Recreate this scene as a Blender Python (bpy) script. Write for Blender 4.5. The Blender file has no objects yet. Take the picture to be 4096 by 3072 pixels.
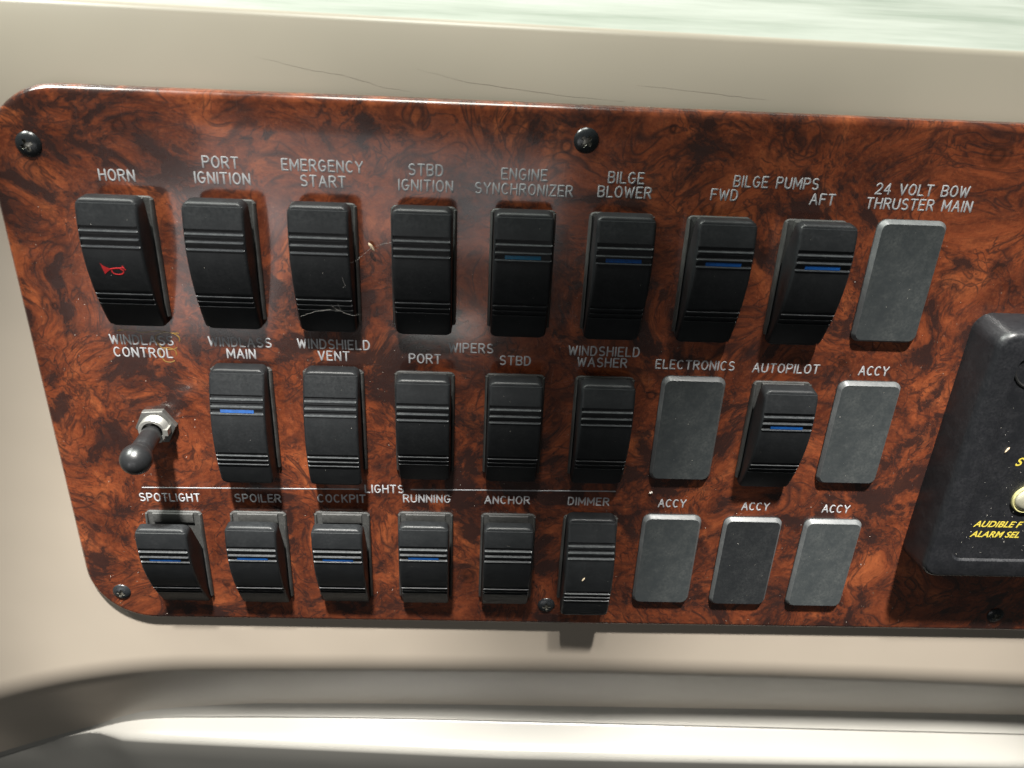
import bpy, bmesh, math, random
from mathutils import Matrix, Vector

random.seed(7)
sc = bpy.context.scene
C = sc.collection
MM = 0.001
TILT = math.radians(68.6)                       # the dash face leans back from the helm
T = Matrix.Rotation(TILT, 4, 'X')               # panel frame (x right, y up the face, z out) -> world
UP = Vector((0, math.sin(TILT), math.cos(TILT)))    # world up seen in the panel frame
OUT = Vector((0, -math.cos(TILT), math.sin(TILT)))  # level, towards the helmsman, in the panel frame


def pf(x, y, z):
    """panel-frame millimetres -> world metres"""
    return T @ Vector((x * MM, y * MM, z * MM))


# ------------------------------------------------------------------ camera
cam = bpy.data.objects.new('camera', bpy.data.cameras.new('camera'))
C.objects.link(cam)
R = ((0.99880779, 0.04258009, 0.02387346), (0.02721598, -0.89171204, 0.45178416), (0.04052526, -0.4505958, -0.89180779))
right, down, fwd = (Vector(r) for r in R)
rot = Matrix((right, -down, -fwd)).transposed().to_4x4()
cam.matrix_world = Matrix.Translation(pf(-14.94, 175.98, 309.83)) @ (T @ rot)
cam.data.sensor_width = 36.0
cam.data.lens = 36.0 * 3313.0 / 4096.0
cam.data.clip_start = 0.02
cam.data.clip_end = 50
cam.data.dof.use_dof = True
cam.data.dof.focus_distance = 0.355
cam.data.dof.aperture_fstop = 11
sc.camera = cam

# ------------------------------------------------------------------ world and lamps
w = bpy.data.worlds.new('World')
sc.world = w
w.use_nodes = True
w.node_tree.nodes['Background'].inputs[0].default_value = (0.92, 1.0, 0.95, 1)
w.node_tree.nodes['Background'].inputs[1].default_value = 0.036


def lamp(name, kind, loc, target, energy, color=(1, 1, 1), **kw):
    d = bpy.data.lights.new(name, kind)
    d.energy = energy
    d.color = color
    for k, v in kw.items():
        setattr(d, k, v)
    o = bpy.data.objects.new(name, d)
    C.objects.link(o)
    a, b = pf(*loc), pf(*target)
    q = (b - a).to_track_quat('-Z', 'Y')
    o.matrix_world = Matrix.Translation(a) @ q.to_matrix().to_4x4()
    return o


def overhead(x, o, dist=1500, src=None):
    p = OUT * (o if src is None else src) + UP * dist
    q = OUT * o
    return (x, p.y, p.z), (x, q.y, q.z)


a, b = overhead(-128, 112, 1500, 62)
lamp('overhead_lamp', 'SPOT', a, b, 520, (1.0, 0.965, 0.91), spot_size=2 * math.atan(165 / 1500), spot_blend=0.55, shadow_soft_size=0.048)  # overhead light split into two cones, shaped to leave the top middle dim
a, b = overhead(185, 125, 1500, 30)
lamp('overhead_lamp', 'SPOT', a, b, 530, (1.0, 0.965, 0.91), spot_size=2 * math.atan(170 / 1500), spot_blend=0.42, shadow_soft_size=0.048)
a, b = overhead(-110, -330, 1200)
lamp('top_fill_lamp', 'AREA', a, (-110, 100, 0), 13, (0.95, 1.0, 0.91), shape='RECTANGLE', size=0.42, size_y=0.4)  # unseen added fill, brightens the upper fascia and the panel's top edge
a, b = overhead(-900, -330, 1200)
lamp('left_fill_lamp', 'AREA', a, (-120, 100, 0), 38, (0.96, 1.0, 0.92), shape='RECTANGLE', size=0.5, size_y=0.4)  # added fill far to the left, makes the fascia brighter on that side
lamp('windshield_lamp', 'AREA', (60, 700, -420), (60, 160, -60), 3, (0.93, 1.0, 0.90), shape='RECTANGLE', size=1.2, size_y=0.3)
lamp('left_veil_lamp', 'AREA', (-540, -175, 800), (-160, 75, 0), 0.50, (1.0, 0.98, 0.97), shape='RECTANGLE', size=0.26, size_y=0.28)  # added area lamp, mirrored as the milky veil at the panel's upper left
lamp('top_veil_lamp', 'AREA', (-230, -10, 800), (-75, 118, 0), 0.50, (1.0, 0.97, 0.97), shape='RECTANGLE', size=0.56, size_y=0.19)  # second added lamp, carries the veil along the top of the lacquer
lamp('patch_glint_lamp', 'AREA', (-118, -262, 800), (-42, 53, 0), 0.085, (0.99, 1.0, 0.96), shape='RECTANGLE', size=0.13, size_y=0.055)  # small added lamp, only there to mirror as a bright patch by WIPERS

sc.view_settings.view_transform = 'Standard'
sc.view_settings.look = 'None'
sc.view_settings.exposure = 0
sc.view_settings.gamma = 1

# ------------------------------------------------------------------ materials


class NT:
    def __init__(self, name):
        self.m = bpy.data.materials.new(name)
        self.m.use_nodes = True
        self.t = self.m.node_tree
        self.b = self.t.nodes['Principled BSDF']
        tc = self.t.nodes.new('ShaderNodeTexCoord')
        self.co = self.math_v('SCALE', tc.outputs['Object'], 1000.0)      # object coordinates in mm

    def n(self, kind, **kw):
        nd = self.t.nodes.new(kind)
        for k, v in kw.items():
            setattr(nd, k, v)
        return nd

    def link(self, a, b):
        self.t.links.new(a, b)

    def setin(self, sock, v):
        if hasattr(v, 'is_linked') or hasattr(v, 'links'):
            self.link(v, sock)
        else:
            sock.default_value = v

    def math_v(self, op, a, b=None):
        nd = self.n('ShaderNodeVectorMath', operation=op)
        self.setin(nd.inputs[0], a)
        if op == 'SCALE':
            self.setin(nd.inputs['Scale'], b)
        elif b is not None:
            self.setin(nd.inputs[1], b)
        return nd.outputs['Value'] if op in ('LENGTH', 'DISTANCE') else nd.outputs[0]

    def math(self, op, a, b=0.0, clamp=False):
        nd = self.n('ShaderNodeMath', operation=op, use_clamp=clamp)
        self.setin(nd.inputs[0], a)
        self.setin(nd.inputs[1], b)
        return nd.outputs[0]

    def noise(self, co, scale, detail=3, rough=0.55, out='Fac', dist=0.0):
        nd = self.n('ShaderNodeTexNoise')
        self.link(co, nd.inputs['Vector'])
        nd.inputs['Scale'].default_value = scale
        nd.inputs['Detail'].default_value = detail
        nd.inputs['Roughness'].default_value = rough
        nd.inputs['Distortion'].default_value = dist
        return nd.outputs[out]

    def ramp(self, fac, stops, interp='LINEAR'):
        nd = self.n('ShaderNodeValToRGB')
        cr = nd.color_ramp
        cr.interpolation = interp
        while len(cr.elements) < len(stops):
            cr.elements.new(0.5)
        for e, (p, c) in zip(cr.elements, stops):
            e.position = p
            e.color = c if len(c) == 4 else (*c, 1)
        self.link(fac, nd.inputs[0])
        return nd.outputs[0]

    def maprange(self, v, a, b, c, d):
        nd = self.n('ShaderNodeMapRange')
        self.link(v, nd.inputs[0])
        for i, x in enumerate((a, b, c, d)):
            nd.inputs[i + 1].default_value = x
        return nd.outputs[0]

    def mix(self, fac, a, b, blend='MIX'):
        nd = self.n('ShaderNodeMix', data_type='RGBA', blend_type=blend)
        self.setin(nd.inputs[0], fac)
        self.setin(nd.inputs[6], a)
        self.setin(nd.inputs[7], b)
        return nd.outputs[2]

    def bump(self, h, strength, dist=0.0001):
        nd = self.n('ShaderNodeBump')
        nd.inputs['Strength'].default_value = strength
        nd.inputs['Distance'].default_value = dist
        self.link(h, nd.inputs['Height'])
        self.link(nd.outputs[0], self.b.inputs['Normal'])

    def set(self, **kw):
        for k, v in kw.items():
            self.setin(self.b.inputs[k.replace('_', ' ')], v)
        return self.m


def rgb(*c):
    return (*c, 1)


def plastic(name, base, dusty, rough=0.42, dust_amt=0.5, spec=0.5, grain=0.25):
    t = NT(name)
    n1 = t.noise(t.co, 0.16, 4, 0.6)
    n2 = t.noise(t.co, 0.9, 4, 0.7)
    f = t.math('MULTIPLY', t.maprange(n1, 0.35, 0.75, 0, 1), t.maprange(n2, 0.3, 0.8, 0, 1))
    f = t.math('MULTIPLY', f, dust_amt, True)
    col = t.mix(f, rgb(*base), rgb(*dusty))
    r = t.maprange(n2, 0.3, 0.7, rough - 0.06, rough + 0.12)
    t.bump(t.noise(t.co, 5.0, 2, 0.5), grain, 0.00005)
    return t.set(Base_Color=col, Roughness=r, Specular_IOR_Level=spec)


M = {}
M['rocker'] = plastic('black_rocker_plastic', (0.0105, 0.0115, 0.0125), (0.040, 0.042, 0.044), 0.38, 0.4, 0.22)
M['bezel'] = plastic('black_bezel_plastic', (0.032, 0.033, 0.032), (0.11, 0.11, 0.105), 0.5, 0.7, 0.4)
M['ridge'] = plastic('rubbed_lit_ridge_plastic', (0.018, 0.020, 0.022), (0.06, 0.062, 0.063), 0.36, 0.6, 0.4)  # rubbed plastic, colour also lightened so the ridges read as lit lines
M['blank'] = plastic('dusty_grey_plastic', (0.031, 0.036, 0.038), (0.085, 0.09, 0.087), 0.5, 0.9, 0.3)
M['blank_edge'] = plastic('rubbed_lit_blank_edge', (0.075, 0.080, 0.083), (0.16, 0.165, 0.16), 0.4, 0.8, 0.45)  # dusty rubbed bevel, lightened further to paint in its lit upper edge
M['blank_dark'] = plastic('charcoal_blank_plastic', (0.012, 0.0135, 0.015), (0.036, 0.038, 0.038), 0.5, 0.9, 0.3)
M['case'] = plastic('black_case_plastic', (0.008, 0.0085, 0.010), (0.035, 0.035, 0.038), 0.36, 0.6, 0.4)


def burl():
    t = NT('glossy_burl_wood')
    fine_co = t.co
    t.co = t.math_v('SCALE', t.co, 0.80)
    w1 = t.math_v('SCALE', t.math_v('SUBTRACT', t.noise(t.co, 0.018, 2, 0.5, 'Color'), (0.5, 0.5, 0.5)), 52.0)
    q1 = t.math_v('ADD', t.co, w1)
    w2 = t.math_v('SCALE', t.math_v('SUBTRACT', t.noise(q1, 0.075, 4, 0.6, 'Color'), (0.5, 0.5, 0.5)), 12.0)
    q = t.math_v('ADD', q1, w2)
    # red brown ground with lighter orange islands
    g = t.noise(q, 0.060, 6, 0.62)
    ground = t.ramp(g, [(0.27, (0.040, 0.011, 0.007)), (0.42, (0.105, 0.026, 0.012)), (0.55, (0.190, 0.046, 0.018)), (0.70, (0.32, 0.088, 0.031))])
    # fine fibrous figure following the swirl
    fig = t.noise(t.math_v('MULTIPLY', q, (0.24, 0.46, 0.3)), 1.0, 6, 0.72)
    ground = t.mix(t.maprange(fig, 0.42, 0.66, 0.0, 0.62), ground, rgb(0.062, 0.017, 0.010))
    grain = t.noise(t.math_v('ADD', t.co, t.math_v('SCALE', w2, 0.3)), 0.9, 4, 0.7)
    ground = t.mix(t.maprange(grain, 0.45, 0.7, 0.0, 0.25), ground, rgb(0.32, 0.098, 0.036))
    # dark smoky clouds
    d1 = t.noise(q, 0.085, 7, 0.66)
    d2 = t.noise(q1, 0.020, 2, 0.5)
    dsum = t.math('ADD', t.math('MULTIPLY', d1, 0.72), t.math('MULTIPLY', d2, 0.36))
    big = t.noise(fine_co, 0.0105, 2, 0.5)
    dsum = t.math('ADD', dsum, t.maprange(big, 0.35, 0.65, -0.028, 0.034))
    dark = t.maprange(dsum, 0.535, 0.615, 0.0, 1.0)
    d3 = t.noise(t.math_v('MULTIPLY', q, (0.20, 0.24, 0.2)), 1.0, 6, 0.66)
    d3 = t.math('MULTIPLY', t.maprange(d3, 0.532, 0.63, 0.0, 0.9), t.maprange(d2, 0.36, 0.54, 0.15, 1.0))
    dark = t.math('MAXIMUM', dark, d3)
    for fr, sd, wv in ((0.034, 11.0, 0.030), (0.055, 37.0, 0.030), (0.085, 71.0, 0.034)):
        vn = t.noise(t.math_v('ADD', q1, (sd, sd * 1.7, 0)), fr, 3, 0.55, dist=0.9)
        ab = t.math('ABSOLUTE', t.math('SUBTRACT', vn, 0.5))
        ms = t.noise(t.math_v('ADD', q1, (sd * 3, sd, 0)), 0.05, 3, 0.6)
        vein = t.math('MULTIPLY', t.maprange(ab, 0.0, wv, 0.9, 0.0), t.maprange(ms, 0.42, 0.54, 0.0, 1.0))
        dark = t.math('MAXIMUM', dark, vein)
    col = t.mix(t.math('MULTIPLY', dark, 0.92), ground, rgb(0.022, 0.0125, 0.0115))
    # knot rings
    v = t.n('ShaderNodeTexVoronoi')
    v.inputs['Scale'].default_value = 0.031
    v.inputs['Randomness'].default_value = 1.0
    t.link(t.math_v('ADD', t.co, t.math_v('SCALE', w2, 0.30)), v.inputs['Vector'])
    d = v.outputs['Distance']
    sep = t.n('ShaderNodeSeparateColor')
    t.link(v.outputs['Color'], sep.inputs[0])
    pick = t.math('GREATER_THAN', sep.outputs[0], 0.35)
    rad = t.maprange(sep.outputs[1], 0, 1, 0.05, 0.17)
    rr = t.math('DIVIDE', d, rad)
    ring = t.ramp(rr, [(0.0, (0.35, 0.35, 0.35)), (0.30, (0.0, 0.0, 0.0)), (0.52, (0.95, 0.95, 0.95)), (0.72, (0.15, 0.15, 0.15)), (0.86, (0.55, 0.55, 0.55)), (1.0, (0, 0, 0))])
    col = t.mix(t.math('MULTIPLY', t.math('MULTIPLY', ring, pick), 0.8), col, rgb(0.022, 0.009, 0.006))
    v2 = t.n('ShaderNodeTexVoronoi')
    v2.inputs['Scale'].default_value = 0.062
    t.link(t.math_v('ADD', t.co, t.math_v('SCALE', w2, 0.22)), v2.inputs['Vector'])
    sep2 = t.n('ShaderNodeSeparateColor')
    t.link(v2.outputs['Color'], sep2.inputs[0])
    rr2 = t.math('DIVIDE', v2.outputs['Distance'], t.maprange(sep2.outputs[1], 0, 1, 0.07, 0.19))
    ring2 = t.ramp(rr2, [(0.0, (0.1, 0.1, 0.1)), (0.35, (0.15, 0.15, 0.15)), (0.55, (1, 1, 1)), (0.72, (0.75, 0.75, 0.75)), (1.0, (0, 0, 0))])
    pick2 = t.math('GREATER_THAN', sep2.outputs[0], 0.40)
    col = t.mix(t.math('MULTIPLY', t.math('MULTIPLY', ring2, pick2), 0.85), col, rgb(0.024, 0.010, 0.008))
    pore = t.noise(t.math_v('MULTIPLY', q, (1.1, 2.4, 1.0)), 1.0, 2, 0.5)
    col = t.mix(t.maprange(pore, 0.60, 0.70, 0.0, 0.55), col, rgb(0.045, 0.014, 0.009))
    t.co = fine_co
    # smeared wax and dried splashes on the lacquer
    sm = t.noise(t.math_v('MULTIPLY', t.co, (0.05, 0.11, 0.1)), 1.0, 5, 0.7)
    rough = t.maprange(sm, 0.45, 0.75, 0.20, 0.38)
    fine = t.noise(t.co, 2.6, 3, 0.6)
    rough = t.math('ADD', rough, t.maprange(fine, 0.62, 0.8, 0.0, 0.18))
    rough = t.math('ADD', rough, t.maprange(t.noise(t.math_v('MULTIPLY', t.co, (0.8, 0.06, 0.1)), 1.0, 3, 0.6), 0.62, 0.78, 0.0, 0.16))
    hb = t.math('ADD', t.math('MULTIPLY', t.noise(t.co, 0.10, 2), 1.0), t.math('MULTIPLY', t.noise(t.co, 1.4, 3, 0.6), 0.05))
    t.bump(hb, 0.055, 0.001)
    return t.set(Base_Color=col, Roughness=rough, Specular_IOR_Level=0.35, Coat_Weight=0.75, Coat_Roughness=t.maprange(fine, 0.4, 0.8, 0.075, 0.22))


M['burl'] = burl()


def gelcoat(name, base, tint, rough):
    t = NT(name)
    n1 = t.noise(t.co, 0.012, 3, 0.5)
    n2 = t.noise(t.math_v('MULTIPLY', t.co, (0.02, 0.05, 0.05)), 1.0, 3, 0.5)
    col = t.mix(t.maprange(n1, 0.35, 0.65, 0, 1), rgb(*base), rgb(*tint))
    r = t.maprange(n2, 0.2, 0.8, rough - 0.01, rough + 0.03)
    t.bump(t.noise(t.co, 0.022, 1), 0.10, 0.002)
    return t.set(Base_Color=col, Roughness=r, Specular_IOR_Level=0.35)


M['fascia'] = gelcoat('beige_gelcoat', (0.322, 0.280, 0.230), (0.345, 0.300, 0.246), 0.30)
M['ledge'] = gelcoat('pale_gelcoat', (0.215, 0.210, 0.192), (0.23, 0.224, 0.205), 0.28)


def top_mat():
    t = NT('scuffed_white_gelcoat')
    s = t.noise(t.math_v('MULTIPLY', t.co, (0.006, 0.05, 0.05)), 1.0, 5, 0.65)
    col = t.ramp(s, [(0.35, (0.225, 0.25, 0.208)), (0.52, (0.33, 0.343, 0.305)), (0.68, (0.40, 0.41, 0.375))])  # scuffed white, with the green of reflected trees put into the colour
    sc2 = t.noise(t.co, 0.4, 5, 0.75)
    col = t.mix(t.maprange(sc2, 0.60, 0.72, 0, 0.35), col, rgb(0.26, 0.31, 0.24))
    return t.set(Base_Color=col, Roughness=0.38, Specular_IOR_Level=0.5)


M['top'] = top_mat()


def simple(name, col, rough, metal=0.0, spec=0.5, var=0.25, vs=0.8, coat=0.0):
    t = NT(name)
    n = t.noise(t.co, vs, 4, 0.65)
    c2 = tuple(x * (1 - var) for x in col)
    c = t.mix(t.maprange(n, 0.35, 0.7, 0, 1), rgb(*col), rgb(*c2))
    r = t.maprange(n, 0.3, 0.7, max(0.02, rough - 0.05), rough + 0.08)
    return t.set(Base_Color=c, Roughness=r, Metallic=metal, Specular_IOR_Level=spec, Coat_Weight=coat)


M['letter'] = simple('grey_engraving_paint', (0.41, 0.42, 0.435), 0.30, 0, 0.6, 0.35, 0.5)
M['lens'] = simple('blue_indicator_lens', (0.008, 0.065, 0.24), 0.18, 0, 0.6, 0.4, 0.5)
M['lens_teal'] = simple('teal_indicator_lens', (0.008, 0.105, 0.20), 0.18, 0, 0.6, 0.4, 0.5)
M['red'] = simple('red_symbol_paint', (0.40, 0.018, 0.020), 0.4, 0, 0.4, 0.2)
M['nickel'] = simple('dull_nickel', (0.20, 0.198, 0.188), 0.45, 0.8, 0.5, 0.35, 1.1)
M['thread'] = simple('pale_zinc', (0.42, 0.415, 0.39), 0.42, 0.75, 0.5, 0.35, 0.9)
M['screw'] = simple('black_screw_paint', (0.016, 0.018, 0.020), 0.26, 0, 0.6, 0.5, 0.9)
M['worn'] = simple('worn_screw_metal', (0.33, 0.32, 0.28), 0.30, 0.85, 0.5, 0.8, 1.2)
M['rubber'] = simple('black_rubber', (0.013, 0.0135, 0.0145), 0.30, 0, 0.55, 0.35, 0.6)
M['yellow'] = simple('yellow_print', (0.52, 0.42, 0.06), 0.5, 0, 0.3, 0.2)
M['cream'] = simple('cream_button', (0.30, 0.29, 0.22), 0.16, 0, 0.6, 0.3, 0.25, 0.5)
M['gold'] = simple('pale_gold_ring', (0.60, 0.56, 0.26), 0.3, 0.4, 0.5, 0.3)
M['dust'] = simple('pale_dust', (0.62, 0.58, 0.52), 0.7, 0, 0.4, 0.3)
M['husk'] = simple('dry_husk', (0.50, 0.40, 0.28), 0.7, 0, 0.3, 0.4)
M['web'] = simple('cobweb_thread', (0.34, 0.33, 0.31), 0.6, 0, 0.4, 0.2)
M['crack'] = simple('crack_grime', (0.23, 0.20, 0.162), 0.6, 0, 0.3, 0.2)
M['hollow'] = simple('dark_hollow', (0.010, 0.010, 0.010), 0.6, 0, 0.3, 0.2)
M['glue'] = simple('yellowed_lacquer', (0.26, 0.15, 0.035), 0.14, 0, 0.7, 0.3, 0.4, 0.5)

# ------------------------------------------------------------------ mesh helpers


class MB:
    """collects vertices (mm) and faces of one mesh"""

    def __init__(self):
        self.v, self.f = [], []

    def add(self, vs, fs):
        o = len(self.v)
        self.v += [tuple(p) for p in vs]
        self.f += [tuple(i + o for i in fc) for fc in fs]

    def grid(self, rows, close=False):
        n = len(rows[0])
        vs = [p for r in rows for p in r]
        fs = []
        for i in range(len(rows) - 1):
            for j in range(n if close else n - 1):
                k = (j + 1) % n
                fs.append((i * n + j, i * n + k, (i + 1) * n + k, (i + 1) * n + j))
        self.add(vs, fs)

    def lathe(self, prof, seg=32, c=(0, 0), cap0=False, cap1=True, squash=None):
        rows = []
        for r, z in prof:
            rows.append([(c[0] + r * math.cos(2 * math.pi * k / seg), c[1] + r * math.sin(2 * math.pi * k / seg), z) for k in range(seg)])
        n0 = len(self.v)
        self.grid(rows, True)
        if cap1:
            self.f.append(tuple(n0 + (len(rows) - 1) * seg + k for k in range(seg)))
        if cap0:
            self.f.append(tuple(n0 + k for k in reversed(range(seg))))

    def tube(self, pts, r, sides=6, flat=1.0, cap=True):
        """round rope along pts; flat < 1 presses it in z"""
        pts = [Vector(p) for p in pts]
        rows = []
        for i, p in enumerate(pts):
            d = (pts[min(i + 1, len(pts) - 1)] - pts[max(i - 1, 0)])
            if d.length < 1e-9:
                d = Vector((1, 0, 0))
            d.normalize()
            s = d.cross(Vector((0, 0, 1)))
            if s.length < 1e-4:
                s = Vector((1, 0, 0))
            s.normalize()
            u = s.cross(d)
            rr = r if not callable(r) else r(i / (len(pts) - 1))
            rows.append([p + s * (rr * math.cos(2 * math.pi * k / sides)) + u * (rr * flat * math.sin(2 * math.pi * k / sides)) for k in range(sides)])
        if cap:
            d0 = (pts[0] - pts[1]).normalized()
            d1 = (pts[-1] - pts[-2]).normalized()
            r0 = r if not callable(r) else r(0)
            r1 = r if not callable(r) else r(1)

            def small(row, c, d, rr):
                return [c + (q - c) * 0.55 + d * rr * 0.8 for q in row]
            rows = [small(rows[0], pts[0], d0, r0)] + rows + [small(rows[-1], pts[-1], d1, r1)]
        n0 = len(self.v)
        self.grid(rows, True)
        self.f.append(tuple(n0 + k for k in reversed(range(sides))))
        self.f.append(tuple(n0 + (len(rows) - 1) * sides + k for k in range(sides)))

    def prism(self, poly, z0, z1, inset=0.0, drop=0.0):
        """extruded polygon, optional bevelled upper edge"""
        n = len(poly)
        cx = sum(p[0] for p in poly) / n
        cy = sum(p[1] for p in poly) / n

        def ins(k):
            out = []
            for i, p in enumerate(poly):
                a, b = Vector(poly[i - 1]), Vector(poly[(i + 1) % n])
                d = (b - a)
                nn = Vector((-d.y, d.x))
                if nn.length < 1e-9:
                    nn = Vector((cx - p[0], cy - p[1]))
                nn.normalize()
                out.append((p[0] + nn.x * k, p[1] + nn.y * k))
            return out
        rows = [[(x, y, z0) for x, y in poly]]
        if inset:
            rows.append([(x, y, z1 - drop) for x, y in poly])
            for f in (0.3, 0.65, 1.0):
                a = f * math.pi / 2
                rows.append([(x, y, z1 - drop + drop * math.sin(a)) for x, y in ins(inset * (1 - math.cos(a)))])
        else:
            rows.append([(x, y, z1) for x, y in poly])
        n0 = len(self.v)
        self.grid(rows, True)
        self.f.append(tuple(n0 + (len(rows) - 1) * n + k for k in range(n)))

    def box(self, x0, x1, y0, y1, z0, z1):
        self.prism([(x0, y0), (x1, y0), (x1, y1), (x0, y1)], z0, z1)

    def mesh(self, name, mat, angle=32):
        me = bpy.data.meshes.new(name)
        me.from_pydata([(x * MM, y * MM, z * MM) for x, y, z in self.v], [], self.f)
        bm = bmesh.new()
        bm.from_mesh(me)
        bmesh.ops.recalc_face_normals(bm, faces=bm.faces)
        bm.to_mesh(me)
        bm.free()
        me.materials.append(M[mat])
        me.polygons.foreach_set('use_smooth', [True] * len(me.polygons))
        me.set_sharp_from_angle(angle=math.radians(angle))
        return me


def rrect(w, h, r, seg=5, cx=0, cy=0):
    pts = []
    for sx, sy, a0 in ((1, -1, -90), (1, 1, 0), (-1, 1, 90), (-1, -1, 180)):
        for k in range(seg + 1):
            a = math.radians(a0 + 90 * k / seg)
            pts.append((cx + sx * (w / 2 - r) + r * math.cos(a), cy + sy * (h / 2 - r) + r * math.sin(a)))
    return pts


def link(name, data, parent=None, loc=(0, 0, 0), rotz=0.0):
    o = bpy.data.objects.new(name, data)
    C.objects.link(o)
    if parent is not None:
        o.parent = parent
        o.location = Vector(loc) * MM
        o.rotation_euler = (0, 0, rotz)
    else:
        o.matrix_world = T @ Matrix.Translation(Vector(loc) * MM) @ Matrix.Rotation(rotz, 4, 'Z')
    return o


def tag(o, label=None, cat=None, group=None, kind=None):
    for k, v in (('label', label), ('category', cat), ('group', group), ('kind', kind)):
        if v:
            o[k] = v
    return o


# ------------------------------------------------------------------ the dash
def lerp_tab(tab, x):
    if x <= tab[0][0]:
        return tab[0][1]
    for (x0, y0), (x1, y1) in zip(tab, tab[1:]):
        if x <= x1:
            t = (x - x0) / (x1 - x0)
            return y0 + (y1 - y0) * t
    return tab[-1][1]


def smooth_tab(tab, x, wdt=10):
    return sum(lerp_tab(tab, x + wdt * k / 4) for k in range(-4, 5)) / 9


FACE = -4.0          # fascia lies this far behind the panel's face


def fascia_z(y):
    """height of the upper fascia above/below the panel face, bending back near the top"""
    if y <= 108:
        return FACE
    d = y - 108
    return FACE - d * d / 190.0


def y_bull(x):
    d = max(0.0, -150 - x)
    return -136.8 - 0.0016 * d * d - 0.00008 * x * x


FLOOR = -200.8
TB = [(-440, 150), (-330, 97), (-290, 78), (-268, 70.2), (-246, 63.6), (-223, 58.4), (-210, 53.5), (-187, 48.8), (-137, 45.4), (-71, 44.7), (9, 44.8), (159, 45.5), (311, 47.0), (470, 49)]
TW = [(-440, 150.4), (-330, 97.3), (-290, 78.3), (-268, 70.5), (-246, 64), (-223, 59.6), (-209, 55.4), (-187, 52.6), (-136, 51.4), (-71, 51.7), (9, 52.9), (157, 55.3), (306, 57.7), (470, 60)]
TL = [(-440, 150.8), (-330, 97.6), (-290, 78.6), (-268, 70.8), (-246, 64.4), (-223, 60.4), (-207, 60.9), (-184, 61.8), (-133, 63.3), (-69, 65.9), (9, 68.9), (153, 70.3), (300, 71.3), (470, 72.5)]


def sink(x):
    u = min(1.0, max(0.0, (-190 - x) / 80))
    return 34 * u * u * (3 - 2 * u)


def oh(o, h):
    p = OUT * o + UP * h
    return p.y, p.z


XS = [-1240 + 40 * k for k in range(20)] + [-440 + 8 * k for k in range(115)] + [480 + 40 * k for k in range(20)]
fa, le = MB(), MB()
rows, rows2 = [], []
A1 = math.radians(25)
for x in XS:
    prof = []
    # top lip, level back edge first
    yl = 155.0 - 0.009 * x
    zl = fascia_z(yl)
    slope = math.atan2(2 * (yl - 108) / 190.0, 1)
    rl = 4.5
    cy, cz = yl - rl * math.sin(slope), zl - rl * math.cos(slope)
    for k in range(9):
        a = TILT + 0.03 + (slope - TILT - 0.03) * k / 8
        prof.append((cy + rl * math.sin(a), cz + rl * math.cos(a)))
    for k in range(1, 16):
        y = yl - (yl - 104) * k / 15
        prof.append((y, fascia_z(y)))
    yb = y_bull(x)
    for k in range(1, 13):
        prof.append((104 + (yb - 104) * k / 12, FACE))
    for k in range(1, 13):
        a = A1 * k / 12
        prof.append((yb - 40 * math.sin(a), FACE - 40 * (1 - math.cos(a))))
    sk = sink(x)
    by, bz = oh(smooth_tab(TB, x) + 1.55 - 0.388 * sk, FLOOR + 4 - sk)
    ey, ez = prof[-1]
    for k in range(1, 9):
        t = k / 8
        prof.append((ey + (by - ey) * t, ez + (bz - ez) * t))
    rows.append([(x, y, z) for y, z in prof])
    # ledge: sloping cove, groove, shelf, rounded lip, drop
    ob, ow, ol = smooth_tab(TB, x), smooth_tab(TW, x), smooth_tab(TL, x)
    wd = max(0.05, ow - ob)
    rise = min(1.0, wd / 6.0)
    ob += 1.55
    wd = max(0.04, ow - ob)
    p2 = [(ob, FLOOR + 4)]
    lo = 4 + 6.3 * rise
    for t, f in ((0.06, 0.12), (0.30, 0.48), (0.55, 0.82), (0.70, 0.97), (0.78, 1.0), (0.80, 1.18), (0.97, 1.20), (0.985, 1.01)):
        p2.append((ob + wd * t, FLOOR + 4 - lo * f))
    hf = FLOOR - 6.4 * rise
    sw = max(0.05, ol - ow)
    for t in (0.06, 0.3, 0.6, 0.85):
        p2.append((ow + sw * t, hf))
    rl2 = min(5.0, 0.5 + sw)
    for k in range(1, 9):
        a = math.radians(84) * k / 8
        p2.append((ol - 0.15 * sw + rl2 * math.sin(a), hf - rl2 * (1 - math.cos(a))))
    o_, h_ = p2[-1]
    for k in range(1, 11):
        p2.append((o_ + 1.6 * k + 0.06 * k * k, h_ - 16 * k - 2.5 * k * k))
    rows2.append([(x, *oh(o - 0.388 * sk, h - sk)) for o, h in p2])
fa.grid(rows)
le.grid(rows2)
fascia = tag(link('dash_fascia', fa.mesh('dash_fascia', 'fascia', 50)), 'beige glossy moulded dash face around the wood panel', kind='structure')
ledge = tag(link('dash_ledge', le.mesh('dash_ledge', 'ledge', 40)), 'pale moulded ledge running along below the wood panel', kind='structure')
ft = MB()
rt = []
for k in range(18):
    d = 22 * k + 1.2 * k * k
    q = -OUT * d - UP * (0.02 * d)
    rt.append([(r_[0][0], r_[0][1] + q.y, r_[0][2] + q.z) for r_ in rows])
ft.grid(rt)
tag(link('dash_top', ft.mesh('dash_top', 'top', 50)), 'bright white scuffed top of the dash behind its rounded edge', kind='structure')


def on_fascia(pts):
    return [(x, y, fascia_z(y) + 0.02) for x, y in pts]


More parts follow.
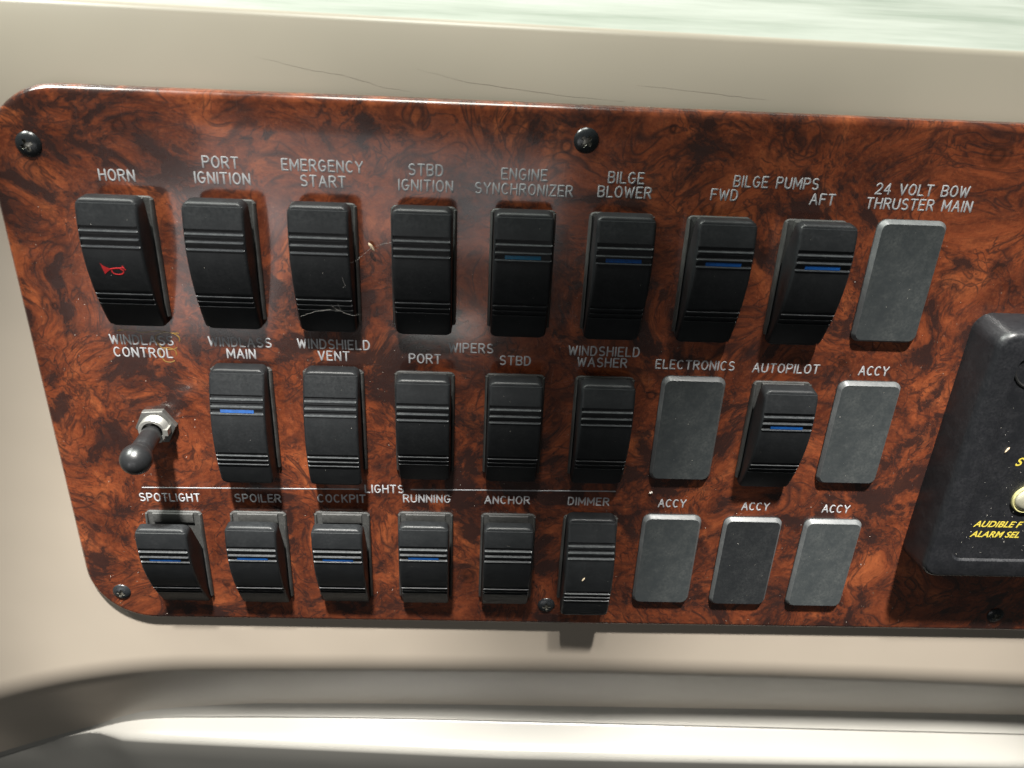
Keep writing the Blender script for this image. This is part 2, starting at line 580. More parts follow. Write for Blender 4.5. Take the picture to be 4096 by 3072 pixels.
for pts in ([(-98, 143), (-80, 139.5), (-66, 138), (-52, 134.5), (-40, 133.2)], [(-40, 141), (-22, 137.5), (0, 135.4), (18, 134.0), (40, 133)],
            [(40, 138.8), (62, 137.5), (78, 136.3), (92, 135.6)]):
    mb = MB()
    fine = []
    for (x0, y0), (x1, y1) in zip(pts, pts[1:]):
        for k in range(5):
            t = k / 5
            fine.append((x0 + (x1 - x0) * t, y0 + (y1 - y0) * t + random.uniform(-.15, .15)))
    mb.tube(on_fascia(fine), lambda t: 0.015 + 0.04 * math.sin(math.pi * t), 4, 0.3)
    link('hairline_crack', mb.mesh('hairline_crack', 'crack'), fascia)

# ------------------------------------------------------------------ the switch panel
panel = tag(link('switch_panel', None), 'glossy red brown burl wood switch panel with rounded corners', 'panel')
PX0, PX1, PY0, PY1 = -196.0, 330.0, -113.2, 132.0
mb = MB()
mb.prism(rrect(PX1 - PX0, PY1 - PY0, 29, 14, (PX0 + PX1) / 2, (PY0 + PY1) / 2), FACE - 0.5, 0.0, 3.0, 2.6)
link('board', mb.mesh('board', 'burl', 40), panel)

# single-stroke engraved letters: strokes in a cell of height 1
def arc(cx, cy, rx, ry, a0, a1, n=8):
    return [(cx + rx * math.cos(math.radians(a0 + (a1 - a0) * k / n)), cy + ry * math.sin(math.radians(a0 + (a1 - a0) * k / n))) for k in range(n + 1)]


GL = {
    'A': (0.66, [[(0, 0), (0.33, 1), (0.66, 0)], [(0.12, 0.36), (0.54, 0.36)]]),
    'B': (0.56, [[(0, 0), (0, 1), (0.3, 1)] + arc(0.3, 0.76, 0.24, 0.24, 90, -90) + [(0, 0.52)], [(0.3, 0.52)] + arc(0.3, 0.26, 0.26, 0.26, 90, -90) + [(0, 0)]]),
    'C': (0.60, [arc(0.31, 0.5, 0.31, 0.5, 52, 308, 14)]),
    'D': (0.58, [[(0, 0), (0, 1), (0.24, 1)] + arc(0.24, 0.5, 0.34, 0.5, 90, -90, 12) + [(0, 0)]]),
    'E': (0.50, [[(0.5, 1), (0, 1), (0, 0), (0.5, 0)], [(0, 0.52), (0.42, 0.52)]]),
    'F': (0.50, [[(0.5, 1), (0, 1), (0, 0)], [(0, 0.52), (0.42, 0.52)]]),
    'G': (0.62, [arc(0.31, 0.5, 0.31, 0.5, 52, 345, 15) + [(0.62, 0.44), (0.36, 0.44)]]),
    'H': (0.58, [[(0, 0), (0, 1)], [(0.58, 0), (0.58, 1)], [(0, 0.52), (0.58, 0.52)]]),
    'I': (0.0, [[(0, 0), (0, 1)]]),
    'K': (0.58, [[(0, 0), (0, 1)], [(0.56, 1), (0, 0.4)], [(0.2, 0.6), (0.58, 0)]]),
    'L': (0.48, [[(0, 1), (0, 0), (0.48, 0)]]),
    'M': (0.72, [[(0, 0), (0, 1), (0.36, 0.25), (0.72, 1), (0.72, 0)]]),
    'N': (0.58, [[(0, 0), (0, 1), (0.58, 0), (0.58, 1)]]),
    'O': (0.64, [arc(0.32, 0.5, 0.32, 0.5, 90, 450, 18)]),
    'P': (0.56, [[(0, 0), (0, 1), (0.3, 1)] + arc(0.3, 0.74, 0.26, 0.26, 90, -90) + [(0, 0.48)]]),
    'R': (0.58, [[(0, 0), (0, 1), (0.3, 1)] + arc(0.3, 0.75, 0.25, 0.25, 90, -90) + [(0, 0.5)], [(0.28, 0.5), (0.58, 0)]]),
    'S': (0.56, [arc(0.28, 0.75, 0.25, 0.25, 40, 270, 9) + arc(0.28, 0.25, 0.28, 0.25, 90, -140, 9)[1:]]),
    'T': (0.58, [[(0, 1), (0.58, 1)], [(0.29, 1), (0.29, 0)]]),
    'U': (0.58, [[(0, 1), (0, 0.3)] + arc(0.29, 0.29, 0.29, 0.29, 180, 360, 10) + [(0.58, 1)]]),
    'V': (0.62, [[(0, 1), (0.31, 0), (0.62, 1)]]),
    'W': (0.84, [[(0, 1), (0.2, 0), (0.42, 0.86), (0.64, 0), (0.84, 1)]]),
    'X': (0.58, [[(0, 0), (0.58, 1)], [(0, 1), (0.58, 0)]]),
    'Y': (0.62, [[(0, 1), (0.31, 0.46), (0.62, 1)], [(0.31, 0.46), (0.31, 0)]]),
    'Z': (0.54, [[(0, 1), (0.54, 1), (0, 0), (0.54, 0)]]),
    '2': (0.54, [arc(0.27, 0.72, 0.26, 0.28, 165, -35, 9) + [(0, 0), (0.54, 0)]]),
    '4': (0.56, [[(0.42, 0), (0.42, 1), (0, 0.3), (0.56, 0.3)]]),
    ' ': (0.36, []),
}
GAP = 0.30


def stroke_text(s, h=3.9, width=None, r=0.33):
    x = 0.0
    strokes = []
    for ch in s:
        wd, st = GL[ch]
        for q in st:
            strokes.append([(x + a, b) for a, b in q])
        x += wd + GAP
    total = (x - GAP)
    kx = h if width is None else (width - 2 * r) / total
    mb = MB()
    for k, q in enumerate(strokes):
        pts = [((a - total / 2) * kx, (b - 0.5) * h, 0.02 + 0.004 * (k % 5)) for a, b in q]
        # sharp corners become separate ropes so the width holds
        seg = [pts[0]]
        for i in range(1, len(pts)):
            seg.append(pts[i])
            if i < len(pts) - 1:
                d1 = Vector(pts[i]) - Vector(pts[i - 1])
                d2 = Vector(pts[i + 1]) - Vector(pts[i])
                if d1.angle(d2, 0) > math.radians(40):
                    mb.tube(seg, r, 6, 0.35)
                    seg = [pts[i]]
        mb.tube(seg, r, 6, 0.35)
    return mb.mesh('lettering', 'letter', 60)


TEXT = [
    ('HORN', -149.9, 101.0, 13.3), ('PORT', -111.6, 107.1, None), ('IGNITION', -111.5, 101.3, None),
    ('EMERGENCY', -74.5, 107.2, 30.0), ('START', -74.6, 101.5, None), ('STBD', -36.5, 107.1, None), ('IGNITION', -36.5, 101.3, None),
    ('ENGINE', 0.1, 106.8, None), ('SYNCHRONIZER', 0.2, 101.2, 37.0), ('BILGE', 38.2, 107.0, None), ('BLOWER', 38.2, 101.6, None),
    ('BILGE PUMPS', 95.1, 107.3, 32.6), ('FWD', 76.1, 102.0, None), ('AFT', 113.9, 101.6, None),
    ('24 VOLT BOW', 151.5, 106.5, None), ('THRUSTER MAIN', 151.7, 100.9, None),
    ('WINDLASS', -151.3, 34.8, None), ('CONTROL', -151.5, 29.2, None), ('WINDLASS', -112.0, 35.1, None), ('MAIN', -112.0, 29.9, None),
    ('WINDSHIELD', -74.3, 35.3, None), ('VENT', -74.5, 30.1, None), ('WIPERS', -18.3, 35.4, None), ('PORT', -37.2, 30.0, None), ('STBD', 0.0, 30.3, None),
    ('WINDSHIELD', 36.5, 35.7, 29.7), ('WASHER', 36.2, 30.6, None), ('ELECTRONICS', 75.2, 30.6, 33.5), ('AUTOPILOT', 113.7, 30.2, None), ('ACCY', 151.2, 30.2, 12.9),
    ('LIGHTS', -55.6, -34.8, None), ('SPOTLIGHT', -150.9, -41.8, 26.8), ('SPOILER', -112.0, -41.2, None), ('COCKPIT', -74.8, -40.4, None),
    ('RUNNING', -36.7, -39.5, None), ('ANCHOR', -0.5, -39.3, None), ('DIMMER', 36.4, -39.1, 19.0), ('ACCY', 74.6, -39.2, 12.9), ('ACCY', 113.2, -39.9, 12.9), ('ACCY', 150.7, -40.3, 12.9),
]
for s, x, y, wd in TEXT:
    o = link('lettering', stroke_text(s, 3.9, wd), panel, (x, y, 0), 0.012 if y < -30 and x < 0 else 0.0)
    o['label'] = 'pale engraved lettering reading ' + s
for x0, y0, x1, y1 in ((-162.0, -36.8, -67.0, -35.2), (-43.7, -34.8, 48.0, -33.3)):
    mb = MB()
    mb.tube([(x0, y0, 0.02), ((x0 + x1) / 2, (y0 + y1) / 2, 0.02), (x1, y1, 0.02)], 0.30, 6, 0.35)
    link('engraved_line', mb.mesh('engraved_line', 'letter'), panel)

# old lacquer lifting round the WINDLASS CONTROL lettering
mb = MB()
for cx, cy, rx, ry in ((-140.8, 34.6, 4.6, 4.2), (-141.5, 28.4, 3.2, 3.6)):
    pts = [(cx + rx * (1 + 0.12 * math.sin(3 * a)) * math.cos(a), cy + ry * (1 + 0.1 * math.cos(2 * a)) * math.sin(a), 0.02) for a in [2 * math.pi * k / 26 for k in range(24)]]
    mb.tube(pts, 0.24, 6, 0.35)
mb.tube([(-160 + 24 * k / 9, 38.6 + 0.5 * math.sin(k * 1.3), 0.02) for k in range(10)], 0.22, 6, 0.35)
link('lacquer_ridge', mb.mesh('lacquer_ridge', 'glue'), panel)

# ------------------------------------------------------------------ rocker switches
GROOVES = [(16.7, 15.0), (13.7, 12.0), (10.8, 9.1), (-9.2, -10.6), (-11.6, -12.9), (-13.9, -15.2)]
YT, YB = 26.0, -27.8


def top_curve(y):
    return 13.6 - y * y / (108.0 if y > 0 else 150.0)


def surf(y, t):
    return top_curve(y) + t * y + max(0.0, t - 0.2) * 12.0


def in_groove(y):
    """1 in the sunk bands, slightly negative on the proud ridge below each band"""
    for a, b in GROOVES:
        if b - 0.80 <= y <= a:
            if y > a - 0.12:
                return 0.0
            if y >= b:
                return 1.0
            if b - 0.60 <= y <= b - 0.34:
                return -0.5
            return 0.0
    return 0.0


_cache = {}


def rocker_mesh(t):
    """side profile swept across; t is the rise per mm of the tipped rocker"""
    if ('r', t) in _cache:
        return _cache[('r', t)]
    ys = set()
    y = YT - 1.6
    while y > YB + 1.6:
        ys.add(round(y, 2))
        y -= 1.15
    for a, b in GROOVES:
        ys |= {round(v, 2) for v in (a, a - 0.11, a - 0.14, b, b - 0.35, b - 0.58, b - 0.78)}
    mid = sorted(ys, reverse=True)
    prof = []       # y, z, depth flag
    thick = 6.0 if t < 0.21 else 4.4
    zt, zb = surf(YT, t), surf(YB, t)
    prof.append((YT, zt - thick))
    for k in range(7):
        a = math.pi / 2 * k / 6
        prof.append((YT - 1.5 * (1 - math.cos(a)), zt - 1.5 + 1.5 * math.sin(a) - (0.0)))
    for y in mid:
        if YB + 1.55 < y < YT - 1.55:
            prof.append((y, surf(y, t)))
    for k in range(7):
        a = math.pi / 2 * (6 - k) / 6
        prof.append((YB + 1.5 * (1 - math.cos(a)), zb - 1.5 + 1.5 * math.sin(a)))
    prof.append((YB, zb - thick))
    hw = 11.1

    def under(y):
        zt_, zb_ = zt - thick, zb - thick
        if y > 3:
            return 1.2 + (zt_ - 1.2) * (y - 3) / (YT - 3)
        if y < -3:
            return 1.2 + (zb_ - 1.2) * (-3 - y) / (-3 - YB)
        return 1.2
    rows = []
    for y, z in prof:
        e = min(YT - y, y - YB)
        rc = 2.8
        cut = 0.0
        if e < rc:
            cut = rc - math.sqrt(max(0.0, rc * rc - (rc - e) ** 2))
        h = hw - cut
        g = in_groove(y)
        zu = min(under(y), z - 0.02)
        top = [(-h, -1.1), (-h + 0.22, -0.42), (-h + 0.62, -0.08), (-h + 0.8, -g * 0.55), (-h + 1.6, -g * 0.62), (h - 1.6, -g * 0.62), (h - 0.8, -g * 0.55), (h - 0.62, -0.08), (h - 0.22, -0.42), (h, -1.1)]
        lowest = z - zu
        row = [(x, y, z + max(dz, -lowest)) for x, dz in top]
        row += [(h, y, zu), (-h, y, zu)]
        rows.append(row)
    mb = MB()
    mb.grid(rows, True)
    n = len(rows[0])
    mb.f.append(tuple(reversed(range(n))))
    mb.f.append(tuple((len(rows) - 1) * n + k for k in range(n)))
    me = mb.mesh('rocker', 'rocker', 38)
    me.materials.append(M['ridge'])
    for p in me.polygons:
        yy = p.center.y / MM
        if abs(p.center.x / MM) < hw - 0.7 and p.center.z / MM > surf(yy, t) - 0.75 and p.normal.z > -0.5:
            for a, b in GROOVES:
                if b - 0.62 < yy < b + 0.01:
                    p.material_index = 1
    _cache[('r', t)] = me
    return me


def lens_mesh(t, mat):
    key = ('l', t, mat)
    if key not in _cache:
        mb = MB()
        a, b = GROOVES[2]
        rows = []
        for y in (a - 0.2, a - 0.8, b + 0.05):
            z = surf(y, t) - 0.14
            rows.append([(x, y, z) for x in (-6.7, 0, 6.7)])
        lo = [[(x, y, z - 0.6) for x, y, z in r] for r in rows]
        mb.grid(rows)
        mb.grid([lo[0], rows[0]])
        mb.grid([rows[-1], lo[-1]])
        mb.grid([[lo[0][0], lo[-1][0]], [rows[0][0], rows[-1][0]]])
        mb.grid([[lo[0][2], lo[-1][2]], [rows[0][2], rows[-1][2]]])
        _cache[key] = mb.mesh('indicator_lens', mat)
    return _cache[key]


def bezel_mesh():
    if 'b' in _cache:
        return _cache['b']
    mb = MB()
    W, H = 25.0, 48.6
    # foot plate, side rails, end sills; rails swell towards the middle third like ears
    mb.prism(rrect(W, H, 2.2, 5), -0.6, 1.0, 0.5, 0.5)
    for s in (-1, 1):
        rows = []
        for k in range(25):
            y = -H / 2 + 1.0 + (H - 2.0) * k / 24
            u = abs(y) / (H / 2)
            zt = 2.9 - 1.0 * max(0, u - 0.72) / 0.28
            xi, xo = s * 11.3, s * 12.45
            rows.append([(xi, y, 0.6), (xi, y, zt - 0.5), (xi + s * 0.35, y, zt), (xo - s * 0.5, y, zt - 0.1), (xo, y, zt - 0.8), (xo + s * 0.05, y, 0.6)])
        mb.grid(rows, True)
        mb.f.append(tuple(len(mb.v) - 6 + k for k in range(6)))
        mb.f.append(tuple(len(mb.v) - 150 + k for k in reversed(range(6))))
    for s in (-1, 1):
        y0, y1 = sorted((s * 18.8, s * 23.8))
        mb.prism([(-8.9, y0), (8.9, y0), (8.9, y1), (-8.9, y1)], 0.6, 2.0, 0.5, 0.4)
    _cache['b'] = mb.mesh('bezel', 'bezel', 35)
    return _cache['b']


def horn_mesh(t):
    """bugle outline laid on the rocker's face"""
    mb = MB()

    def ribbon(pts, r):
        q = [(x, y, surf(y, t) + 0.03) for x, y in pts]
        mb.tube(q, r, 6, 0.25)
    # flared bell
    rows = []
    for k in range(9):
        u = k / 8
        x = -4.6 + 3.2 * u
        hi = 2.6 - 2.5 * u ** 0.55
        lo = -2.4 + 2.15 * u ** 0.7
        x0 = x + 0.0
        rows.append([(x0 + (0.9 * (1 - u) * (0.5 - v / 4 * 0.9)) * -1 + 0.4 * (1 - u), hi + (lo - hi) * v / 4, 0) for v in range(5)])
    rows = [[(x, y, surf(y, t) + 0.10) for x, y, z in r] for r in rows]
    mb.grid(rows)
    ribbon([(-1.6, 0.0), (0.5, 0.32), (2.4, 0.5), (3.6, 0.62)], 0.27)
    ribbon([(3.2, 1.2), (3.6, 0.2), (3.9, -0.2)], 0.27)
    loop = [(1.0 + 2.2 * math.cos(a) * (1 if abs(math.cos(a)) < .8 else .97), -1.0 + 1.25 * math.sin(a)) for a in [math.radians(165 + 250 * k / 22) for k in range(23)]]
    ribbon(loop, 0.24)
    return mb.mesh('horn_symbol', 'red')


COLX = [(i - 4) * 37.62 + 0.35 for i in range(9)]
ROW3Y = [-73.0, -72.4, -71.6, -70.9, -70.8, -70.7, -70.6, -71.0, -71.3]
SW = [  # column, row, tilt, lens, label
    (0, 0, 0.200, None, 'black rocker switch with a red horn symbol, under the word HORN'),
    (1, 0, 0.195, None, 'black rocker switch under the lettering PORT IGNITION, right of the horn switch'),
    (2, 0, 0.190, None, 'black rocker switch with cobweb threads under the lettering EMERGENCY START'),
    (3, 0, 0.185, None, 'black rocker switch without a blue lens under the lettering STBD IGNITION'),
    (4, 0, 0.200, 'lens_teal', 'black rocker switch with a teal blue lens under ENGINE SYNCHRONIZER'),
    (5, 0, 0.200, 'lens', 'black rocker switch with a dark blue lens under BILGE BLOWER'),
    (6, 0, 0.210, 'lens', 'black rocker switch with blue lens under FWD of the bilge pumps'),
    (7, 0, 0.225, 'lens', 'black rocker switch with blue lens under AFT of the bilge pumps'),
    (1, 1, -0.015, 'lens', 'black rocker switch with a bright blue lens under WINDLASS MAIN, right of the toggle'),
    (2, 1, -0.015, None, 'black rocker switch under the lettering WINDSHIELD VENT'),
    (3, 1, 0.185, None, 'black rocker switch under PORT on the left side of the word WIPERS'),
    (4, 1, 0.185, None, 'black rocker switch under STBD on the right side of the word WIPERS'),
    (5, 1, 0.185, None, 'black rocker switch under the lettering WINDSHIELD WASHER'),
    (7, 1, 0.205, 'lens', 'black rocker switch with blue lens under AUTOPILOT between two grey blanks'),
    (0, 2, 0.320, 'lens', 'black rocker switch tipped far out with blue lens under SPOTLIGHT'),
    (1, 2, 0.260, 'lens', 'black rocker switch with blue lens under the lettering SPOILER'),
    (2, 2, 0.300, 'lens', 'black rocker switch with blue lens under the lettering COCKPIT'),
    (3, 2, 0.240, 'lens', 'black rocker switch with blue lens under the lettering RUNNING'),
    (4, 2, 0.240, None, 'black rocker switch without lens under the lettering ANCHOR'),
    (5, 2, -0.030, None, 'black rocker switch with two sets of lit ridges under DIMMER, beside a screw'),
]
for i, r, t, lens, label in SW:
    y = (69.5, 0.0, ROW3Y[i])[r]
    root = tag(link('rocker_switch', None, None, (COLX[i], y, 0)), label, 'switch', 'rocker switches on the wood panel')
    link('bezel', bezel_mesh(), root)
    rk = link('rocker', rocker_mesh(t), root)
    if lens:
        link('indicator_lens', lens_mesh(t, lens), rk)
    if i == 0 and r == 0:
        link('horn_symbol', horn_mesh(t), rk, (-0.6, 0, 0))

# ------------------------------------------------------------------ blank plates
mb = MB()
rows = [[(x, y, z) for x, y in rrect(w_, h_, r_, 5)] for w_, h_, r_, z in ((27.2, 51.1, 3.6, -0.3), (27.2, 51.1, 3.6, 0.7), (26.9, 50.8, 3.5, 0.95), (24.95, 48.75, 2.7, 2.4), (24.7, 48.5, 2.6, 2.52))]
mb.grid(rows, True)
n = len(rows[0])
mb.f.append(tuple(4 * n + k for k in range(n)))
plate = mb.mesh('blank_plate', 'blank', 28)
plate_dark = mb.mesh('blank_plate', 'blank_dark', 28)
for me in (plate, plate_dark):
    me.materials.append(M['blank_edge'])
    for p in me.polygons:
        if 0.8 * MM < p.center.z < 2.5 * MM:
            p.material_index = 1
for i, r, label in ((8, 0, 'large grey blank plate under 24 VOLT BOW THRUSTER MAIN'), (6, 1, 'grey blank plate under the lettering ELECTRONICS'),
                    (8, 1, 'grey blank plate under ACCY at the right end of the middle row'), (6, 2, 'grey blank plate under ACCY right of the dimmer switch in the bottom row'),
                    (7, 2, 'darkest grey blank plate, middle of the three in the bottom row'), (8, 2, 'grey blank plate at the right end of the bottom row, nearest the black alarm box')):
    y = (69.5, 0.0, ROW3Y[i])[r]
    tag(link('blank_plate', plate_dark if (i, r) == (7, 2) else plate, None, (COLX[i], y, 0)), label, 'blank plate', 'blank plates covering unused switch holes')

# ------------------------------------------------------------------ screws


def screw_meshes():
    R0, HH, N = 4.7, 2.3, 28
    head, rec = MB(), MB()

    def z(x, y):
        r = math.hypot(x, y) / R0
        zz = HH * math.sqrt(max(0.0, 1 - r * r * 0.93)) - 0.55
        cr = (abs(x) < 0.62 and abs(y) < 2.15) or (abs(y) < 0.62 and abs(x) < 2.15) or math.hypot(x, y) < 1.05
        return (zz - 1.1 if cr else zz), cr
    rows = []
    rad = [R0 * k / N for k in range(1, N + 1)]
    seg = 56
    pts = {}
    for i, r in enumerate(rad):
        for k in range(seg):
            a = 2 * math.pi * k / seg
            x, y = r * math.cos(a), r * math.sin(a)
            zz, cr = z(x, y)
            pts[i, k] = ((x, y, zz), cr)
    for i in range(len(rad) - 1):
        for k in range(seg):
            k2 = (k + 1) % seg
            q = [pts[i, k], pts[i, k2], pts[i + 1, k2], pts[i + 1, k]]
            tgt = rec if sum(c for _, c in q) >= 1 else head
            tgt.add([p for p, _ in q], [(0, 1, 2, 3)])
    c0 = z(0, 0)[0]
    for k in range(seg):
        rec.add([(0, 0, c0), pts[0, k][0], pts[0, (k + 1) % seg][0]], [(0, 1, 2)])
    head.lathe([(R0, -0.5), (R0, HH * math.sqrt(0.07) - 0.55)], seg, cap1=False)
    for m in (head, rec):       # weld
        d, idx, nv = {}, [], []
        for p in m.v:
            kx = tuple(round(c, 4) for c in p)
            if kx not in d:
                d[kx] = len(nv)
                nv.append(p)
            idx.append(d[kx])
        m.v, m.f = nv, [tuple(dict.fromkeys(idx[j] for j in f)) for f in m.f]
        m.f = [f for f in m.f if len(f) > 2]
    return head.mesh('head', 'screw', 40), rec.mesh('cross_recess', 'worn', 40)


hm, rm = screw_meshes()
for x, y, rz, sc_, label in ((-179.4, 111.0, 0.35, 1.0, 'black cross head screw at the upper left corner of the wood panel'), (22.1, 120.0, 0.9, 1.0, 'black cross head screw at the top edge above BILGE BLOWER'),
                        (-180.9, -96.3, 1.2, 0.9, 'black cross head screw at the lower left corner of the wood panel'), (20.9, -100.2, 0.1, 0.9, 'black cross head screw at the bottom edge beside the dimmer switch'),
                        (245.0, -102.0, 0.6, 0.9, 'black cross head screw in the shade under the black alarm box')):
    root = tag(link('screw', None, None, (x, y, 0), rz), label, 'screw', 'screws holding the wood panel')
    for nm, me in (('head', hm), ('cross_recess', rm)):
        o = link(nm, me, root)
        o.scale = (sc_, sc_, sc_)

# ------------------------------------------------------------------ windlass toggle
root = tag(link('toggle_switch', None, None, (-150.6, -4.4, 0)), 'black ball tipped toggle switch with metal hex nut under WINDLASS CONTROL', 'switch')
mb = MB()
hexp = [(8.6 * math.cos(math.radians(60 * k + 4)), 8.6 * math.sin(math.radians(60 * k + 4))) for k in range(6)]
mb.prism(hexp, 0.0, 2.6, 0.5, 0.4)
link('hex_nut', mb.mesh('hex_nut', 'nickel', 25), root)
mb = MB()
prof = [(6.0, 2.4)]
for k in range(6):
    prof += [(6.0, 2.7 + 0.6 * k), (5.7, 3.0 + 0.6 * k)]
prof += [(5.8, 6.4), (5.5, 6.7), (4.4, 6.7), (4.2, 6.4), (4.0, 3.4), (0.5, 3.2)]
mb.lathe(prof, 36)
mb.box(4.9, 6.6, -1.4, 1.4, 2.6, 7.1)
link('threaded_bushing', mb.mesh('threaded_bushing', 'thread', 35), root)
mb = MB()
prof = [(2.2, 3.0), (2.6, 5.0), (3.3, 6.6), (4.1, 8.2), (4.2, 11.0), (4.3, 15.0), (4.5, 18.9), (4.4, 19.2), (4.7, 19.5)]
prof += [(6.3 * math.cos(math.radians(a)), 25.4 + 6.3 * math.sin(math.radians(a))) for a in range(-40, 90, 8)] + [(0.1, 31.7)]
mb.lathe(prof, 40)
lv = link('lever', mb.mesh('lever', 'rubber', 30), root)
lv.rotation_euler = (0.06, 0.01, 0)

# ------------------------------------------------------------------ alarm box at the right
box = tag(link('alarm_box', None, None, (187, -66, 0)), 'black plastic alarm box with yellow lettering at the right edge of the panel', 'alarm')
BW, BH, BZ = 112.0, 124.0, 18.0
mb = MB()
rows = []
for w_, h_, r_, z in ((BW, BH, 7.5, -0.2), (BW - 0.4, BH - 0.4, 7.5, 3), (BW - 3.0, BH - 2.6, 7.2, 14.8), (BW - 4.0, BH - 3.6, 6.8, 16.6), (BW - 5.8, BH - 5.4, 6.2, 17.65), (BW - 8.0, BH - 7.4, 5.4, 18.0),
                      (BW - 24, BH - 23, 4.6, 18.0), (BW - 25.0, BH - 24, 4.4, 17.5), (BW - 25.6, BH - 24.6, 4.2, 17.0)):
    rows.append([(x, y, z) for x, y in rrect(w_, h_, r_, 7, BW / 2, BH / 2)])
mb.grid(rows, True)
n = len(rows[0])
mb.f.append(tuple(8 * n + k for k in range(n)))
link('case', mb.mesh('case', 'case', 30), box)
# face items, local coordinates: x-187, y+66
bx, by = 224.3 - 187, -20.9 + 66
mb = MB()
mb.lathe([(6.9, 16.9), (6.9, 17.9), (6.5, 18.2), (6.0, 18.0), (5.9, 17.2)], 40, (bx, by), cap1=False)
ring = link('button_ring', mb.mesh('button_ring', 'gold', 40), box)
mb = MB()
mb.lathe([(5.9, 17.1), (5.8, 17.8), (5.2, 18.5), (3.8, 19.0), (2.0, 19.2), (0.1, 19.25)], 40, (bx, by))
link('button', mb.mesh('button', 'cream', 60), box)
mb = MB()
mb.lathe([(9.3, 17.02), (9.1, 17.4), (8.6, 17.5), (8.2, 17.1), (7.9, 16.2), (0.1, 16.0)], 44, (208.0 - 187, 41.5 + 66))
link('round_recess', mb.mesh('round_recess', 'hollow', 35), box)


def print_text(s, size, x, y, z, sx=1.0):
    cu = bpy.data.curves.new('print', 'FONT')
    cu.body = s
    cu.size = size
    cu.shear = 0.30
    cu.offset = 0.022 * size
    cu.extrude = 0.0
    cu.space_character = 1.02
    o = bpy.data.objects.new('print', cu)
    dg = bpy.context.evaluated_depsgraph_get()
    C.objects.link(o)
    dg.update()
    me = bpy.data.meshes.new_from_object(o.evaluated_get(bpy.context.evaluated_depsgraph_get()))
    bpy.data.objects.remove(o)
    for v in me.vertices:
        v.co.x *= sx * MM
        v.co.y *= MM
    me.materials.clear()
    me.materials.append(M['yellow'])
    o = link('lettering', me, box, (x, y, z))
    o['label'] = 'yellow italic lettering reading ' + s
    return o


print_text('AUDIBLE F', 4.5, 205.0 - 187, -36.2 + 66, 17.08, 0.98)
print_text('ALARM SEL', 4.5, 205.0 - 187, -41.7 + 66, 17.08, 0.98)
print_text('S', 5.6, 213.2 - 187, -4.2 + 66, 17.08, 1.0)

# ------------------------------------------------------------------ dust, crumbs, threads


def flake(mb, x, y, z, s):
    a = random.uniform(0, 6.28)
    l, wd = s * random.uniform(0.8, 1.8), s * random.uniform(0.5, 0.9)
    c, sn = math.cos(a), math.sin(a)
    p = [(l, 0, 0), (0, wd, 0), (-l, 0, 0), (0, -wd, 0), (0, 0, s * 0.7)]
    mb.add([(x + c * u - sn * v, y + sn * u + c * v, z + k) for u, v, k in p], [(0, 1, 4), (1, 2, 4), (2, 3, 4), (3, 0, 4)])


mb = MB()
for k in range(1500):
    x, y = random.uniform(-192, 262), random.uniform(-110, 96)
    if 186 < x and -68 < y < 60:
        continue
    flake(mb, x, y, 0.0, random.choice((0.05, 0.05, 0.06, 0.06, 0.07, 0.08, 0.10, 0.15)))
for k in range(260):
    flake(mb, random.uniform(201, 290), random.uniform(-52, 44), 17.0, random.choice((0.08, 0.1, 0.12, 0.16)))
for i, r in ((8, 0), (6, 1), (8, 1), (6, 2), (7, 2), (8, 2)):
    for k in range(9):
        flake(mb, COLX[i] + random.uniform(-11, 11), (69.5, 0, ROW3Y[i])[r] + random.uniform(-23, 23), 2.55, random.choice((0.05, 0.06, 0.08, 0.12)))
for i, r, t, lens, label in SW:
    for k in range(6):
        y = random.uniform(-22, 22)
        flake(mb, COLX[i] + random.uniform(-9, 9), (69.5, 0, ROW3Y[i])[r] + y, surf(y, t) - (0.6 if in_groove(y) > 0 else 0), random.choice((0.05, 0.06, 0.08, 0.10)))
for k in range(120):
    x, y = random.uniform(-260, 280), random.uniform(-150, 135)
    if -197 < x and -114 < y < 133:
        continue
    flake(mb, x, y, fascia_z(y) if y > -136 else FACE - 0.9, random.choice((0.06, 0.08, 0.1)))
tag(link('dust_specks', mb.mesh('dust_specks', 'dust')), 'pale dust specks scattered over the panel and switches', kind='stuff')


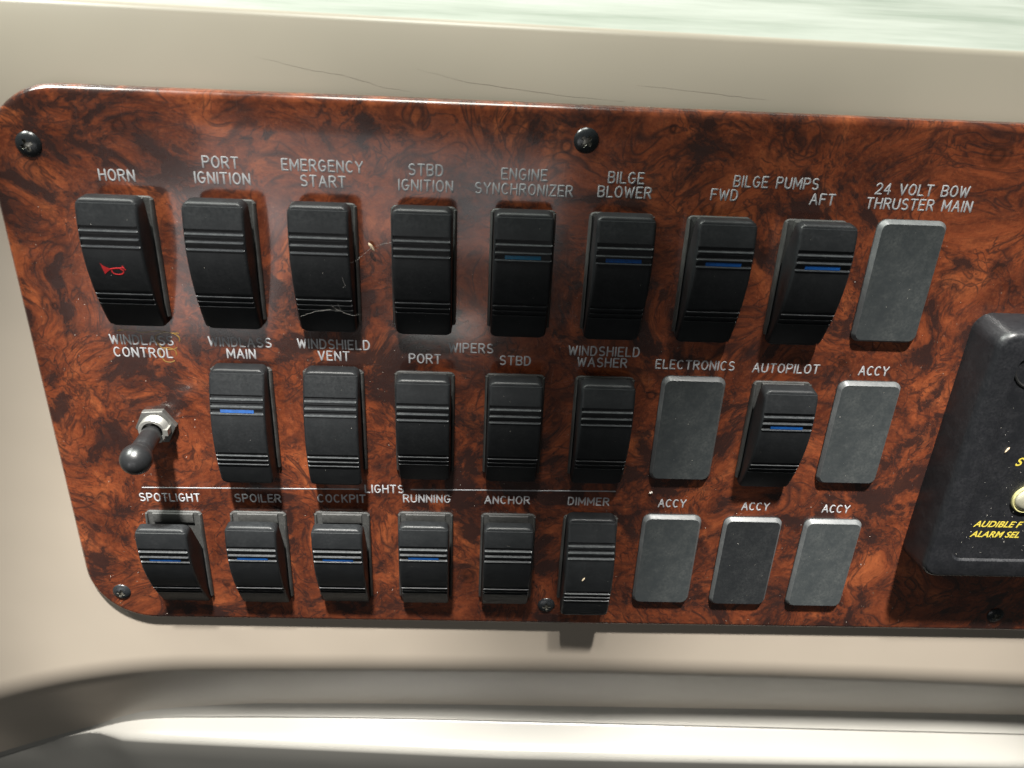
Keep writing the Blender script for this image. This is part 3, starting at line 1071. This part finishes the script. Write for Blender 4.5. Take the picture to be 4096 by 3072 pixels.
def crumb(name, x, y, z, l, wd, ang, mat, label, cat):
    mb = MB()
    rows = []
    for i in range(7):
        u = -1 + 2 * i / 6
        rr = wd * math.sqrt(max(0.02, 1 - u * u)) * random.uniform(0.8, 1.15)
        rows.append([(u * l, rr * math.cos(a) * random.uniform(.85, 1.1), wd * 0.7 + rr * 0.8 * math.sin(a)) for a in [2 * math.pi * k / 8 for k in range(8)]])
    mb.grid(rows, True)
    mb.f.append(tuple(range(8)))
    mb.f.append(tuple(48 + k for k in range(8)))
    return tag(link(name, mb.mesh(name, mat, 60), None, (x, y, z), ang), label, cat)


crumb('dry_husk', -57.3, 77.5, 1.5, 2.0, 0.7, -1.0, 'husk', 'small tan dry husk hanging in cobweb right of the emergency start switch', 'husk')
crumb('crumb', 64.0, -33.4, 0.0, 0.9, 0.6, 0.4, 'dust', 'white crumb on the wood under the ELECTRONICS blank plate', 'crumb')
crumb('crumb', 35.4, -69.6 - 3.0, top_curve(-2) - 0.1, 1.2, 0.42, 1.0, 'husk', 'pale tan crumb lying on the dimmer switch', 'crumb')
crumb('crumb', 207.5, 3.5, 17.0, 1.5, 0.45, 1.1, 'husk', 'tan crumb lying on the black alarm box face', 'crumb')
crumb('crumb', -104.5, -41.5, 0.0, 0.8, 0.5, 0.8, 'dust', 'tiny white crumb right of the word SPOILER', 'crumb')
mb = MB()
for pts in ([(-43.5, 84, 9), (-50, 80.5, 5), (-57.3, 77.5, 2.2), (-62, 74.5, 9), (-66, 73.0, 13.6)], [(-66, 73, 13.6), (-67.2, 70, 13.6), (-66.6, 67, 13.4), (-65.8, 65.8, 13.4), (-67, 65, 13.3)],
            [(-72, 57.2, 12.4), (-70, 55.6, 12.2), (-67, 54.0, 11.8), (-63.5, 52.8, 11.4), (-61.5, 52.3, 8)], [(-69.4, 58.0, 12.4), (-68.6, 55.4, 12.0), (-70.6, 54.2, 11.8)],
            [(-84, 52, 11.2), (-78, 54.4, 12.0), (-72, 55.4, 12.2)]):
    fine = []
    P = [Vector(p) for p in pts]
    for i in range(len(P) - 1):
        for k in range(4):
            fine.append(P[i].lerp(P[i + 1], k / 4) + Vector((random.uniform(-.15, .15), random.uniform(-.15, .15), 0)))
    fine.append(P[-1])
    mb.tube(fine, 0.024, 4)
for p in ((-66, 73, 13.7), (-66.6, 74.2, 13.6), (-70, 55.6, 12.3)):
    flake(mb, *p, 0.17)
tag(link('cobweb', mb.mesh('cobweb', 'web')), 'fine cobweb threads caught on the emergency start switch', 'cobweb')
